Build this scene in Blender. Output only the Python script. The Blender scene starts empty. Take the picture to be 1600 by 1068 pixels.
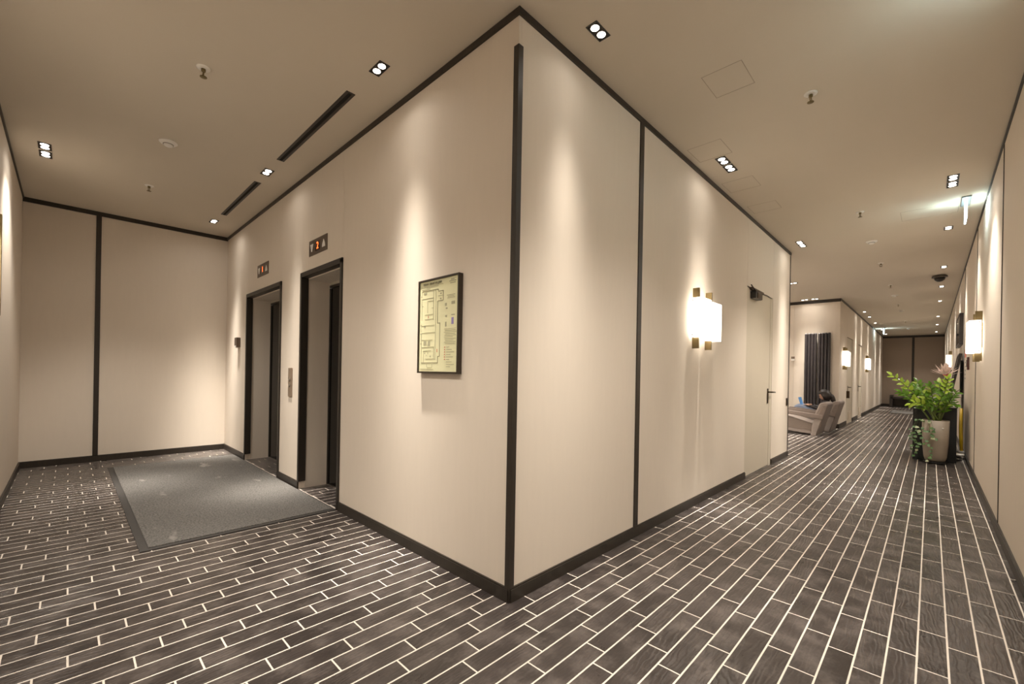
import bpy, bmesh, math, random
from mathutils import Vector, Matrix
random.seed(7)
D = bpy.data
scn = bpy.context.scene
C = scn.collection

# ------------------------------------------------------------------ camera
YAW, ROLL = 0.7731, 0.018
F = Vector((-math.sin(YAW), math.cos(YAW), 0))
R0 = F.cross(Vector((0, 0, 1))); U0 = Vector((0, 0, 1))
RR = R0 * math.cos(ROLL) + U0 * math.sin(ROLL)
UU = -R0 * math.sin(ROLL) + U0 * math.cos(ROLL)
CAM = Vector((1.5104, -1.5703, 1.1611))
cd = D.cameras.new('camera'); co = D.objects.new('camera', cd); C.objects.link(co)
co.matrix_world = Matrix(((RR.x, UU.x, -F.x, CAM.x), (RR.y, UU.y, -F.y, CAM.y), (RR.z, UU.z, -F.z, CAM.z), (0, 0, 0, 1)))
FPX = 673.96
cd.sensor_width = 36; cd.lens = FPX / 1600 * 36
cd.shift_x = 0.002; cd.shift_y = 0.0295
cd.clip_start = 0.02; cd.clip_end = 100
scn.camera = co

# ------------------------------------------------------------------ world, exposure, lamp powers
w = D.worlds.new('world'); scn.world = w; w.use_nodes = True
w.node_tree.nodes['Background'].inputs[0].default_value = (0.9, 0.8, 0.7, 1)
w.node_tree.nodes['Background'].inputs[1].default_value = 0.3
scn.view_settings.view_transform = 'Standard'
scn.view_settings.look = 'None'
scn.view_settings.gamma = 1
scn.view_settings.use_curve_mapping = False
scn.view_settings.exposure = 0.48
SPOT_W = 26.0          # one twin downlight
WASH = (21.0, 0.06, 0.11)    # wall-wash lamps: narrow core, field, wide spill
FLOOD = (9.0, 2.7, 0.20)     # general lamps of the outer rows
SCONCE_E = 3.8
WARM = (1.0, 0.92, 0.82)
H = 3.0

# ------------------------------------------------------------------ helpers
def mat(name, col, rough=0.6, metal=0.0, spec=0.5, emit=None, estr=0.0, trans=0.0, coat=0.0):
    m = D.materials.new(name); m.use_nodes = True
    b = m.node_tree.nodes['Principled BSDF']
    b.inputs['Base Color'].default_value = (*col, 1)
    b.inputs['Roughness'].default_value = rough
    b.inputs['Metallic'].default_value = metal
    b.inputs['Specular IOR Level'].default_value = spec
    b.inputs['Transmission Weight'].default_value = trans
    b.inputs['Coat Weight'].default_value = coat
    if emit:
        b.inputs['Emission Color'].default_value = (*emit, 1)
        b.inputs['Emission Strength'].default_value = estr
    return m

def nd(m, typ, **kw):
    n = m.node_tree.nodes.new(typ)
    for k, v in kw.items():
        setattr(n, k, v)
    return n

def lk(m, a, b):
    m.node_tree.links.new(a, b)

def grain(m, scale=(1, 1, 1), amount=0.1, bump=0.0, detail=4, noise=8.0):
    """soft colour variation and fine relief from object-position noise"""
    b = m.node_tree.nodes['Principled BSDF']
    col = tuple(b.inputs['Base Color'].default_value)
    g = nd(m, 'ShaderNodeNewGeometry'); mp = nd(m, 'ShaderNodeMapping')
    mp.inputs['Scale'].default_value = scale
    n = nd(m, 'ShaderNodeTexNoise'); n.inputs['Scale'].default_value = noise; n.inputs['Detail'].default_value = detail
    r = nd(m, 'ShaderNodeMapRange'); r.inputs['To Min'].default_value = 1 - amount; r.inputs['To Max'].default_value = 1 + amount
    mx = nd(m, 'ShaderNodeMix', data_type='RGBA', blend_type='MULTIPLY'); mx.inputs[0].default_value = 1
    mx.inputs[6].default_value = col
    cb = nd(m, 'ShaderNodeCombineColor')
    lk(m, g.outputs['Position'], mp.inputs[0]); lk(m, mp.outputs[0], n.inputs['Vector']); lk(m, n.outputs['Fac'], r.inputs['Value'])
    for i in range(3): lk(m, r.outputs[0], cb.inputs[i])
    lk(m, cb.outputs[0], mx.inputs[7]); lk(m, mx.outputs[2], b.inputs['Base Color'])
    if bump:
        bp = nd(m, 'ShaderNodeBump'); bp.inputs['Strength'].default_value = bump; bp.inputs['Distance'].default_value = 0.003
        lk(m, n.outputs['Fac'], bp.inputs['Height']); lk(m, bp.outputs[0], b.inputs['Normal'])
    return m

def box(bm, x0, x1, y0, y1, z0, z1, mi=0):
    vs = [bm.verts.new((x, y, z)) for x in (x0, x1) for y in (y0, y1) for z in (z0, z1)]
    for f in ((0, 1, 3, 2), (4, 6, 7, 5), (0, 4, 5, 1), (2, 3, 7, 6), (0, 2, 6, 4), (1, 5, 7, 3)):
        fc = bm.faces.new([vs[i] for i in f]); fc.material_index = mi
    return vs

def prism(bm, pts, axis, a, b):
    """extrude a 2-D outline: axis 'y' -> pts are (x,z); 'x' -> (y,z); 'z' -> (x,y)"""
    def P(p, t):
        return {'y': (p[0], t, p[1]), 'x': (t, p[0], p[1]), 'z': (p[0], p[1], t)}[axis]
    A = [bm.verts.new(P(p, a)) for p in pts]; B = [bm.verts.new(P(p, b)) for p in pts]
    n = len(pts)
    bm.faces.new(A); bm.faces.new(B[::-1])
    for i in range(n): bm.faces.new((A[i], B[i], B[(i + 1) % n], A[(i + 1) % n]))
    bmesh.ops.recalc_face_normals(bm, faces=bm.faces)

def lathe(bm, prof, cx=0, cy=0, seg=24, sq=0.0):
    """revolve (r,z) profile; sq>0 pushes the section towards a rounded square"""
    rings = []
    for r, z in prof:
        ring = []
        for i in range(seg):
            a = 2 * math.pi * i / seg
            k = 1.0
            if sq:
                n = 2 + 4 * sq
                k = (abs(math.cos(a)) ** n + abs(math.sin(a)) ** n) ** (-1 / n)
            ring.append(bm.verts.new((cx + r * k * math.cos(a), cy + r * k * math.sin(a), z)))
        rings.append(ring)
    for a, b in zip(rings, rings[1:]):
        for i in range(seg):
            bm.faces.new((a[i], a[(i + 1) % seg], b[(i + 1) % seg], b[i]))
    if prof[0][0] > 1e-4: bm.faces.new(rings[0][::-1])
    if prof[-1][0] > 1e-4: bm.faces.new(rings[-1])
    bmesh.ops.recalc_face_normals(bm, faces=bm.faces)

def tube(bm, pts, rad, seg=8):
    pts = [Vector(p) for p in pts]
    rads = rad if isinstance(rad, (list, tuple)) else [rad] * len(pts)
    rings = []
    up = Vector((0.31, 0.2, 0.93))
    for i, p in enumerate(pts):
        d = (pts[min(i + 1, len(pts) - 1)] - pts[max(i - 1, 0)]).normalized()
        u = d.cross(up)
        if u.length < 0.05: u = d.cross(Vector((1, 0, 0)))
        u.normalize(); v = d.cross(u)
        rings.append([bm.verts.new(p + (u * math.cos(2 * math.pi * k / seg) + v * math.sin(2 * math.pi * k / seg)) * rads[i]) for k in range(seg)])
    for a, b in zip(rings, rings[1:]):
        for k in range(seg): bm.faces.new((a[k], a[(k + 1) % seg], b[(k + 1) % seg], b[k]))
    bm.faces.new(rings[0][::-1]); bm.faces.new(rings[-1])
    bmesh.ops.recalc_face_normals(bm, faces=bm.faces)

def obj(name, bm, m, parent=None, bevel=0, smooth=False, seg=2):
    me = D.meshes.new(name); bm.to_mesh(me); bm.free()
    o = D.objects.new(name, me); C.objects.link(o)
    for x in (m if isinstance(m, (list, tuple)) else [m]): me.materials.append(x)
    if smooth:
        for p in me.polygons: p.use_smooth = True
    if bevel:
        b = o.modifiers.new('bevel', 'BEVEL'); b.width = bevel; b.segments = seg; b.limit_method = 'ANGLE'
    if parent: o.parent = parent
    return o

def tag(o, label=None, cat=None, group=None, kind=None):
    if label: o['label'] = label
    if cat: o['category'] = cat
    if group: o['group'] = group
    if kind: o['kind'] = kind
    return o

def thing(name, label, cat, loc=(0, 0, 0), rz=0, group=None, kind=None):
    o = D.objects.new(name, None); C.objects.link(o)
    o.location = loc; o.rotation_euler = (0, 0, rz); o.empty_display_size = .05
    return tag(o, label, cat, group, kind)

def bx(name, m, x0, x1, y0, y1, z0, z1, parent=None, bevel=0):
    bm = bmesh.new(); box(bm, x0, x1, y0, y1, z0, z1)
    return obj(name, bm, m, parent, bevel)

def dup(root, loc=None, rz=None, label=None, group=None, scale=None):
    r = root.copy(); C.objects.link(r)
    if loc is not None: r.location = loc
    if rz is not None: r.rotation_euler = (0, 0, rz)
    if scale: r.scale = scale
    if label: r['label'] = label
    if group: r['group'] = group
    for ch in list(root.children):
        c = ch.copy(); C.objects.link(c); c.parent = r
        for g in list(ch.children):
            d = g.copy(); C.objects.link(d); d.parent = c
    return r

def struct(name, label, bm_or_none, m, bevel=0):
    if bm_or_none is None:
        return thing(name, label, 'room', kind='structure')
    return tag(obj(name, bm_or_none, m, None, bevel), label, 'room', kind='structure')

# ------------------------------------------------------------------ materials
WALL = grain(mat('wall_paint', (0.75, 0.67, 0.575), 0.75, spec=0.3), (1, 1, 0.15), 0.025, 0.0, 3, 30)
WALL_G = grain(mat('door_paint', (0.62, 0.555, 0.45), 0.6, spec=0.3), (1, 1, 0.15), 0.02, 0.0, 3, 30)
WALL_FAR = grain(mat('far_wall_panel', (0.36, 0.285, 0.225), 0.7, spec=0.3), (1, 1, 0.15), 0.03, 0, 3, 30)  # brownish; the missing lamplight at the corridor end is darkened into the colour
CEIL = grain(mat('ceiling_paint', (0.64, 0.575, 0.48), 0.85, spec=0.2), (1, 1, 1), 0.015, 0, 2, 3)
TRIM = grain(mat('dark_bronze_trim', (0.030, 0.023, 0.017), 0.42, spec=0.5), (6, 6, .4), 0.35, 0.05, 4, 14)
TRIM_L = mat('bronze_trim_lip', (0.10, 0.075, 0.055), 0.4)
GROUT = grain(mat('cream_grout', (0.74, 0.67, 0.59), 0.8), (1, 1, 1), 0.12, 0, 3, 12)
BLACKG = mat('black_lift_glass', (0.004, 0.004, 0.004), 0.16, spec=0.3)
BROWNM = grain(mat('bronze_plate', (0.17, 0.13, 0.10), 0.38, 0.7), (1, 1, 1), 0.08, 0, 2, 40)
STEEL = grain(mat('brushed_steel', (0.46, 0.41, 0.36), 0.35, 0.85), (30, 30, 1), 0.08, 0, 2, 10)
BRASS = grain(mat('aged_brass', (0.22, 0.17, 0.085), 0.32, 0.9), (1, 1, 20), 0.1, 0, 3, 10)
WHITEP = mat('white_plastic', (0.86, 0.83, 0.78), 0.45)
DARKP = mat('dark_plastic', (0.02, 0.018, 0.016), 0.35)
DKREF = mat('dark_reflector', (0.05, 0.042, 0.036), 0.25, 0.6)
SCREEN = mat('grey_screen', (0.10, 0.10, 0.11), 0.08, spec=0.7)
CHROME = mat('chrome', (0.6, 0.58, 0.55), 0.15, 1.0)
LAMP = mat('lamp_disc', (1, 1, 1), 0.5, emit=(1.0, 0.92, 0.82), estr=9)
OPAL = mat('opal_glass', (0.9, 0.88, 0.84), 0.3, emit=(1.0, 0.90, 0.76), estr=SCONCE_E)
COOL = mat('exit_light_acrylic', (0.9, 1, 1), 0.3, emit=(0.72, 0.95, 1.0), estr=7)
FABRIC = grain(mat('grey_upholstery', (0.33, 0.28, 0.25), 0.9, spec=0.1), (1, 1, 1), 0.12, 0.3, 5, 60)
FABRIC_D = grain(mat('taupe_arm_upholstery', (0.25, 0.205, 0.18), 0.85, spec=0.1), (1, 1, 1), 0.12, 0.3, 5, 60)
RAD = mat('anthracite_radiator_paint', (0.032, 0.026, 0.027), 0.38)
CAB = grain(mat('charcoal_cabinet', (0.020, 0.021, 0.022), 0.5), (1, 1, 1), 0.1, 0, 2, 20)
POT = grain(mat('beige_planter', (0.33, 0.275, 0.215), 0.5), (1, 1, 1), 0.06, 0, 3, 8)
SOIL = grain(mat('soil', (0.03, 0.02, 0.012), 0.95), (1, 1, 1), 0.4, 1, 4, 60)
LEAF = grain(mat('glossy_green_leaf', (0.105, 0.235, 0.018), 0.26, spec=0.6), (1, 1, 1), 0.55, 0, 2, 14)
LEAF_Y = mat('young_lime_leaf', (0.36, 0.52, 0.05), 0.35, spec=0.6)
LEAF_V = grain(mat('trailing_leaf', (0.08, 0.17, 0.05), 0.45), (1, 1, 1), 0.6, 0, 2, 20)
STEM = mat('plant_stem', (0.12, 0.17, 0.035), 0.45)
PINK = mat('pink_petal', (0.93, 0.76, 0.68), 0.6)
PINKC = mat('rose_centre', (0.62, 0.13, 0.14), 0.6)
YELLOW = mat('yellow_paint', (0.72, 0.46, 0.02), 0.4)
GLASSM = mat('clear_acrylic', (0.95, 0.95, 0.95), 0.05, trans=0.92)
WHITEE = mat('white_counter', (0.75, 0.72, 0.69), 0.3)
PAPER = grain(mat('plan_paper', (0.80, 0.78, 0.50), 0.35), (1, 1, 1), 0.03, 0, 2, 4)
INK = mat('plan_ink', (0.16, 0.14, 0.08), 0.6)
INK_L = mat('plan_ink_light', (0.42, 0.40, 0.26), 0.6)
REDINK = mat('red_ink', (0.62, 0.10, 0.06), 0.6)
PURPLE = mat('violet_ink', (0.30, 0.24, 0.50), 0.6)
LED = mat('red_led', (0.3, 0.02, 0.0), 0.4, emit=(1.0, 0.12, 0.02), estr=3.0)
LEDBG = mat('led_window', (0.03, 0.008, 0.005), 0.2)
SEAM = mat('shadow_gap', (0.10, 0.08, 0.06), 0.8)

# mat (floor mat) : grey loop pile with lighter worn blotches
RUG = mat('grey_mat_pile', (0.2, 0.2, 0.2), 0.95, spec=0.1)
def rug_nodes(m):
    b = m.node_tree.nodes['Principled BSDF']
    g = nd(m, 'ShaderNodeNewGeometry')
    n1 = nd(m, 'ShaderNodeTexNoise'); n1.inputs['Scale'].default_value = 90; n1.inputs['Detail'].default_value = 3
    n2 = nd(m, 'ShaderNodeTexNoise'); n2.inputs['Scale'].default_value = 1.6; n2.inputs['Detail'].default_value = 5
    mp = nd(m, 'ShaderNodeMapping'); mp.inputs['Scale'].default_value = (1.1, 2.6, 1)
    n3 = nd(m, 'ShaderNodeTexNoise'); n3.inputs['Scale'].default_value = 2.3; n3.inputs['Detail'].default_value = 3
    for n in (n1, n2): lk(m, g.outputs['Position'], n.inputs['Vector'])
    lk(m, g.outputs['Position'], mp.inputs[0]); lk(m, mp.outputs[0], n3.inputs['Vector'])
    r1 = nd(m, 'ShaderNodeValToRGB'); r1.color_ramp.elements[0].position = .3; r1.color_ramp.elements[1].position = .7
    r1.color_ramp.elements[0].color = (.10, .095, .09, 1); r1.color_ramp.elements[1].color = (.225, .215, .20, 1)
    r2 = nd(m, 'ShaderNodeMapRange'); r2.inputs['To Min'].default_value = .8; r2.inputs['To Max'].default_value = 1.2
    mx = nd(m, 'ShaderNodeMix', data_type='RGBA', blend_type='MULTIPLY'); mx.inputs[0].default_value = 1
    cb = nd(m, 'ShaderNodeCombineColor')
    lk(m, n1.outputs['Fac'], r1.inputs[0]); lk(m, n2.outputs['Fac'], r2.inputs[0])
    for i in range(3): lk(m, r2.outputs[0], cb.inputs[i])
    lk(m, r1.outputs[0], mx.inputs[6]); lk(m, cb.outputs[0], mx.inputs[7])
    r3 = nd(m, 'ShaderNodeMapRange'); r3.inputs['From Min'].default_value = .66; r3.inputs['From Max'].default_value = .74; r3.inputs['To Max'].default_value = .45
    m2 = nd(m, 'ShaderNodeMix', data_type='RGBA'); m2.inputs[7].default_value = (.50, .47, .43, 1)
    lk(m, n3.outputs['Fac'], r3.inputs[0]); lk(m, r3.outputs[0], m2.inputs[0]); lk(m, mx.outputs[2], m2.inputs[6])
    lk(m, m2.outputs[2], b.inputs['Base Color'])
    bp = nd(m, 'ShaderNodeBump'); bp.inputs['Strength'].default_value = .6; bp.inputs['Distance'].default_value = .004
    lk(m, n1.outputs['Fac'], bp.inputs['Height']); lk(m, bp.outputs[0], b.inputs['Normal'])
rug_nodes(RUG)
RUGB = mat('mat_rubber_rim', (0.055, 0.050, 0.046), 0.8)

# floor tile: dark glazed plank with embossed wood grain; tint differs tile by tile
TX, TY, X0, Y0 = 0.09315, 0.3688, -0.0067 + 0.09315, 0.0105
TILE = mat('dark_wood_grain_tile', (0.08, 0.07, 0.06), 0.4)
def tile_nodes(m):
    b = m.node_tree.nodes['Principled BSDF']
    g = nd(m, 'ShaderNodeNewGeometry'); s = nd(m, 'ShaderNodeSeparateXYZ'); lk(m, g.outputs['Position'], s.inputs[0])
    def mth(op, a, bb=None, c=None):
        n = nd(m, 'ShaderNodeMath', operation=op)
        for i, v in enumerate((a, bb, c)):
            if v is None: continue
            if isinstance(v, (int, float)): n.inputs[i].default_value = v
            else: lk(m, v, n.inputs[i])
        return n.outputs[0]
    col = mth('FLOOR', mth('DIVIDE', mth('SUBTRACT', s.outputs[0], X0), TX))
    yy = mth('ADD', mth('SUBTRACT', s.outputs[1], Y0), mth('MULTIPLY', col, TY / 4))
    row = mth('FLOOR', mth('DIVIDE', yy, TY))
    cv = nd(m, 'ShaderNodeCombineXYZ'); lk(m, col, cv.inputs[0]); lk(m, row, cv.inputs[1])
    wn = nd(m, 'ShaderNodeTexWhiteNoise', noise_dimensions='2D'); lk(m, cv.outputs[0], wn.inputs['Vector'])
    # per tile offset of the grain coordinates
    sc = nd(m, 'ShaderNodeVectorMath', operation='SCALE'); lk(m, wn.outputs['Color'], sc.inputs[0]); sc.inputs['Scale'].default_value = 37
    ad = nd(m, 'ShaderNodeVectorMath', operation='ADD'); lk(m, g.outputs['Position'], ad.inputs[0]); lk(m, sc.outputs[0], ad.inputs[1])
    mp = nd(m, 'ShaderNodeMapping'); mp.inputs['Scale'].default_value = (1.0, 0.28, 1); lk(m, ad.outputs[0], mp.inputs[0])
    wv = nd(m, 'ShaderNodeTexWave', wave_type='RINGS', rings_direction='SPHERICAL')
    wv.inputs['Scale'].default_value = 22; wv.inputs['Distortion'].default_value = 9; wv.inputs['Detail'].default_value = 2.5; wv.inputs['Detail Scale'].default_value = 1.3
    lk(m, mp.outputs[0], wv.inputs['Vector'])
    nz = nd(m, 'ShaderNodeTexNoise'); nz.inputs['Scale'].default_value = 7; nz.inputs['Detail'].default_value = 6; lk(m, ad.outputs[0], nz.inputs['Vector'])
    nf = nd(m, 'ShaderNodeTexNoise'); nf.inputs['Scale'].default_value = 70; nf.inputs['Detail'].default_value = 4; lk(m, ad.outputs[0], nf.inputs['Vector'])
    nb = nd(m, 'ShaderNodeTexNoise'); nb.inputs['Scale'].default_value = 1.1; nb.inputs['Detail'].default_value = 3; lk(m, g.outputs['Position'], nb.inputs['Vector'])
    v = mth('ADD', mth('MULTIPLY', wn.outputs['Value'], .30), mth('MULTIPLY', nz.outputs['Fac'], .8))
    v = mth('ADD', v, mth('MULTIPLY', nb.outputs['Fac'], .35))
    ramp = nd(m, 'ShaderNodeValToRGB'); e = ramp.color_ramp.elements
    e[0].position = .35; e[0].color = (.021, .0165, .0152, 1); e[1].position = 1.05 if False else 1.0; e[1].color = (.064, .052, .048, 1)
    lk(m, v, ramp.inputs[0])
    # dusty scuffs
    r3 = nd(m, 'ShaderNodeMapRange'); r3.inputs['From Min'].default_value = .56; r3.inputs['From Max'].default_value = .80; r3.inputs['To Max'].default_value = .34
    lk(m, mth('MULTIPLY', mth('ADD', nz.outputs['Fac'], mth('MULTIPLY', nf.outputs['Fac'], .35)), .86), r3.inputs[0])
    m2 = nd(m, 'ShaderNodeMix', data_type='RGBA'); m2.inputs[7].default_value = (.24, .205, .185, 1)
    lk(m, r3.outputs[0], m2.inputs[0]); lk(m, ramp.outputs[0], m2.inputs[6]); lk(m, m2.outputs[2], b.inputs['Base Color'])
    rr = nd(m, 'ShaderNodeMapRange'); rr.inputs['To Min'].default_value = .20; rr.inputs['To Max'].default_value = .42
    lk(m, nz.outputs['Fac'], rr.inputs[0]); lk(m, rr.outputs[0], b.inputs['Roughness'])
    hh = mth('ADD', mth('MULTIPLY', wv.outputs['Fac'], mth('MULTIPLY', nz.outputs['Fac'], 1.1)), mth('MULTIPLY', nf.outputs['Fac'], .35))
    bp = nd(m, 'ShaderNodeBump'); bp.inputs['Strength'].default_value = .5; bp.inputs['Distance'].default_value = .003
    lk(m, hh, bp.inputs['Height']); lk(m, bp.outputs[0], b.inputs['Normal'])
    b.inputs['Specular IOR Level'].default_value = .55
tile_nodes(TILE)

# ================================================================== the room
WR = 1.895; WS = -1.941; XW = -5.682; YB = 5.89; YP = 10.85; YE = 23.05; XL = -4.6
LA, LB = (-4.66, -3.42), (-2.85, -1.97)      # the two lift openings in x
LTOP = 2.07

# ---- floor
floor = struct('floor', 'floor of dark brown wood-grain plank tiles with cream joints', None, None)
bm = bmesh.new(); box(bm, XW - .3, WR + .3, WS - .3, YE + .3, -.06, -.0005)
obj('grout_bed', bm, GROUT, floor)
regions = [(XW, WR, WS, 0), (0, WR, 0, YE), (XL, 0, YB, YP), (LA[0], LA[1], 0, .45), (LB[0], LB[1], 0, .45)]
G = .0064; GY = .0064
def proj(x, y, z=0):
    q = Vector((x, y, z)) - CAM; d = q.dot(F)
    if d < .05: return None
    return 796.74 + FPX * q.dot(RR) / d, 581.25 - FPX * q.dot(UU) / d
tiles = []
for i in range(int((XW - X0) / TX) - 1, int((WR - X0) / TX) + 1):
    xa = X0 + i * TX; xb = xa + TX
    for j in range(-8, 80):
        ya = Y0 - i * TY / 4 + j * TY
        # bring into range (rows are periodic)
        ya = Y0 + ((-i) % 4) * TY / 4 + (j) * TY
        yb = ya + TY
        for (rx0, rx1, ry0, ry1) in regions:
            cx = (xa + xb) / 2
            if not (rx0 - .02 < cx < rx1 + .05): continue
            a, b = max(ya, ry0), min(yb, ry1)
            if b - a < .02: continue
            # whole tile when it runs on into the next region
            if a > ya and not (ry0 == 0 and cx > 0): pass
            if cx > 0 and ya < 0 < yb:
                if ry0 == 0: continue
                b = yb
            x0c, x1c = max(xa, rx0 - .02), min(xb, rx1 + .02)
            tiles.append((x0c + G / 2, x1c - G / 2, a + GY / 2, b - GY / 2))
def area(t):
    ps = [proj(t[p], t[q]) for p, q in ((0, 2), (1, 2), (1, 3), (0, 3))]
    if any(p is None for p in ps): return 0
    cx = sum(p[0] for p in ps) / 4; cy = sum(p[1] for p in ps) / 4
    if not (-25 < cx < 1625 and cy < 1085): return 0
    # what the block or the mat hides
    mx, my = (t[0] + t[1]) / 2, (t[2] + t[3]) / 2
    if -5.0 < mx < -2.05 and -1.2 < my < -.05: return 0
    if mx < 0 and my > 0 and my < 1: pass
    elif mx < -.02 and my > 0:
        f_ = -CAM.x / (mx - CAM.x)
        if CAM.y + f_ * (my - CAM.y) < YB: return 0
    return abs(sum(ps[k][0] * ps[(k + 1) % 4][1] - ps[(k + 1) % 4][0] * ps[k][1] for k in range(4))) / 2
scored = sorted(((area(t), t) for t in tiles), key=lambda s: -s[0])
def tile_geo(bm, x0, x1, y0, y1, ztop=0.0, dz=0):
    c = .0008; zb = -.008
    vb = [bm.verts.new((x, y, zb)) for x, y in ((x0, y0), (x1, y0), (x1, y1), (x0, y1))]
    vm = [bm.verts.new((x, y, ztop - c * .7)) for x, y in ((x0, y0), (x1, y0), (x1, y1), (x0, y1))]
    vt = [bm.verts.new((x, y, ztop)) for x, y in ((x0 + c, y0 + c), (x1 - c, y0 + c), (x1 - c, y1 - c), (x0 + c, y1 - c))]
    bm.faces.new(vt)
    for a, b in ((vb, vm), (vm, vt)):
        for k in range(4): bm.faces.new((a[k], a[(k + 1) % 4], b[(k + 1) % 4], b[k]))
cache = {}
for s, t in scored[:300]:
    wx, wy = round(t[1] - t[0], 4), round(t[3] - t[2], 4)
    if (wx, wy) not in cache:
        bm = bmesh.new(); tile_geo(bm, -wx / 2, wx / 2, -wy / 2, wy / 2)
        me = D.meshes.new('floor_tile'); bm.to_mesh(me); bm.free(); me.materials.append(TILE); cache[(wx, wy)] = me
    o = D.objects.new('floor_tile', cache[(wx, wy)]); C.objects.link(o)
    o.location = ((t[0] + t[1]) / 2, (t[2] + t[3]) / 2, -random.random() * .0001); o.parent = floor
bm = bmesh.new()
for s, t in scored[300:]: tile_geo(bm, *t)
o = obj('floor_tile_field', bm, TILE, floor); o['kind'] = 'stuff'

# ---- ceiling with access hatches
ceil = struct('ceiling', 'plain beige painted ceiling over lobby and corridor', None, None)
bm = bmesh.new(); box(bm, XW - .3, WR + .3, WS - .3, YE + .3, H, H + .1)
obj('ceiling_slab', bm, CEIL, ceil)
def hatch(x0, x1, y0, y1):
    bm = bmesh.new(); t = .0035
    for a in ((x0, x1, y0, y0 + t), (x0, x1, y1 - t, y1), (x0, x0 + t, y0, y1), (x1 - t, x1, y0, y1)):
        box(bm, a[0], a[1], a[2], a[3], H - .0008, H)
    f = obj('access_hatch_joint', bm, SEAM2, ceil)
SEAM2 = mat('hatch_joint', (0.40, 0.335, 0.26), 0.9)
for h in ((.47, .70, 1.14, 1.41), (.06, .32, 1.94, 2.22), (.05, .32, 2.78, 3.06), (.06, .33, 3.55, 3.82), (1.245, 1.70, 4.83, 5.2)): hatch(*h)

# ---- walls: a core behind and panels in front of it
def panel_wall(name, label, axis, plane, sign, spans, z0=0, z1=H, m=WALL, thick=.02, core=.25, gap=.006, holes=(), inset=(0, 0)):
    """axis 'x': plane x=plane, spans in y; axis 'y': plane y=plane, spans in x. sign: direction the room lies in"""
    t = struct(name, label, None, None)
    a0, a1 = spans[0][0] + inset[0], spans[-1][1] - inset[1]
    bm = bmesh.new()
    lo, hi = sorted((plane - sign * thick, plane - sign * core))
    segs = [(a0, a1, z0, z1)] if not holes else None
    if holes:
        segs = []; cur = a0
        for h0, h1, hz in sorted(holes):
            segs.append((cur, h0, z0, z1)); segs.append((h0, h1, hz, z1)); cur = h1
        segs.append((cur, a1, z0, z1))
    for s0, s1, q0, q1 in segs:
        if axis == 'x': box(bm, lo, hi, s0, s1, q0, q1)
        else: box(bm, s0, s1, lo, hi, q0, q1)
    obj('wall_core', bm, m if holes else SEAM, t)
    for s in spans:
        s0, s1 = s[0] + gap / 2, s[1] - gap / 2
        q0, q1 = (s[2], s[3]) if len(s) > 2 else (z0, z1)
        lo2, hi2 = sorted((plane, plane - sign * thick))
        bm = bmesh.new()
        if axis == 'x': box(bm, lo2, hi2, s0, s1, q0, q1)
        else: box(bm, s0, s1, lo2, hi2, q0, q1)
        obj('wall_panel', bm, m, t, .001, seg=1)
    return t

panel_wall('wall_back_left', 'beige end wall of the lift lobby split by a dark vertical strip', 'x', XW, 1, [(WS - .2, -1.35), (-1.31, .02)])
panel_wall('wall_left', 'beige wall along the left edge of the lobby', 'y', WS, 1, [(XW, -4.4), (-4.4, -1.9), (-1.9, .6), (.6, WR + .25)])
panel_wall('wall_lift', 'beige wall with the two lift openings and the framed plan', 'y', 0, -1,
           [(XW - .2, LA[0]), (LA[0], LA[1], LTOP, H), (LA[1], LB[0]), (LB[0], LB[1], LTOP, H), (LB[1], 0)], gap=0, core=.27,
           holes=[(LA[0], LA[1], LTOP), (LB[0], LB[1], LTOP)], inset=(0, .3))
# corridor face of the corner block
DY0, DY1, DJ = 3.83, 4.955, 4.84
panel_wall('wall_corner_block', 'beige corridor face of the corner block beside the black corner strip', 'x', 0, 1,
           [(.0175, 1.28), (1.30, DY0), (DY0, DY1, 2.2, H), (DY1, YB)], gap=.005, inset=(.01, .03))
panel_wall('wall_right', 'long beige panelled wall on the right of the corridor', 'x', WR, -1,
           [(WS - .2, .86), (.86, 3.44), (3.44, 6.02), (6.02, 8.6), (8.6, 11.2), (11.2, 13.8), (13.8, 16.4), (16.4, 19.0), (19.0, 21.6), (21.6, YE + .2)], gap=.011)
panel_wall('wall_far_end', 'brownish wall closing the far end of the corridor, colour darkened for lack of lamps', 'y', YE, -1, [(-.3, .955), (.99, WR + .3)], m=WALL_FAR)
panel_wall('wall_lounge_front', 'rear face of the corner block towards the lounge', 'y', YB, 1, [(XL, -.0)], core=.2, inset=(0, .3))
panel_wall('wall_lounge_side', 'side wall closing the lounge recess', 'x', XL, 1, [(YB, YP)])
panel_wall('wall_lounge_back', 'warm beige wall behind the two lounge chairs', 'y', YP, -1, [(XL, -.9), (-.9, 0)], core=.2, gap=.002, inset=(0, .3))
E1, E2 = (12.05, 13.2), (14.35, 15.35)
panel_wall('wall_corridor_left', 'far left corridor wall with two flush doors and two lamps', 'x', 0, 1,
           [(YP + .0185, E1[0]), (E1[0], E1[1], 2.2, H), (E1[1], E2[0]), (E2[0], E2[1], 2.15, H), (E2[1], 17.9), (17.9, 20.5), (20.5, YE + .2)], inset=(.03, 0))

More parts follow.
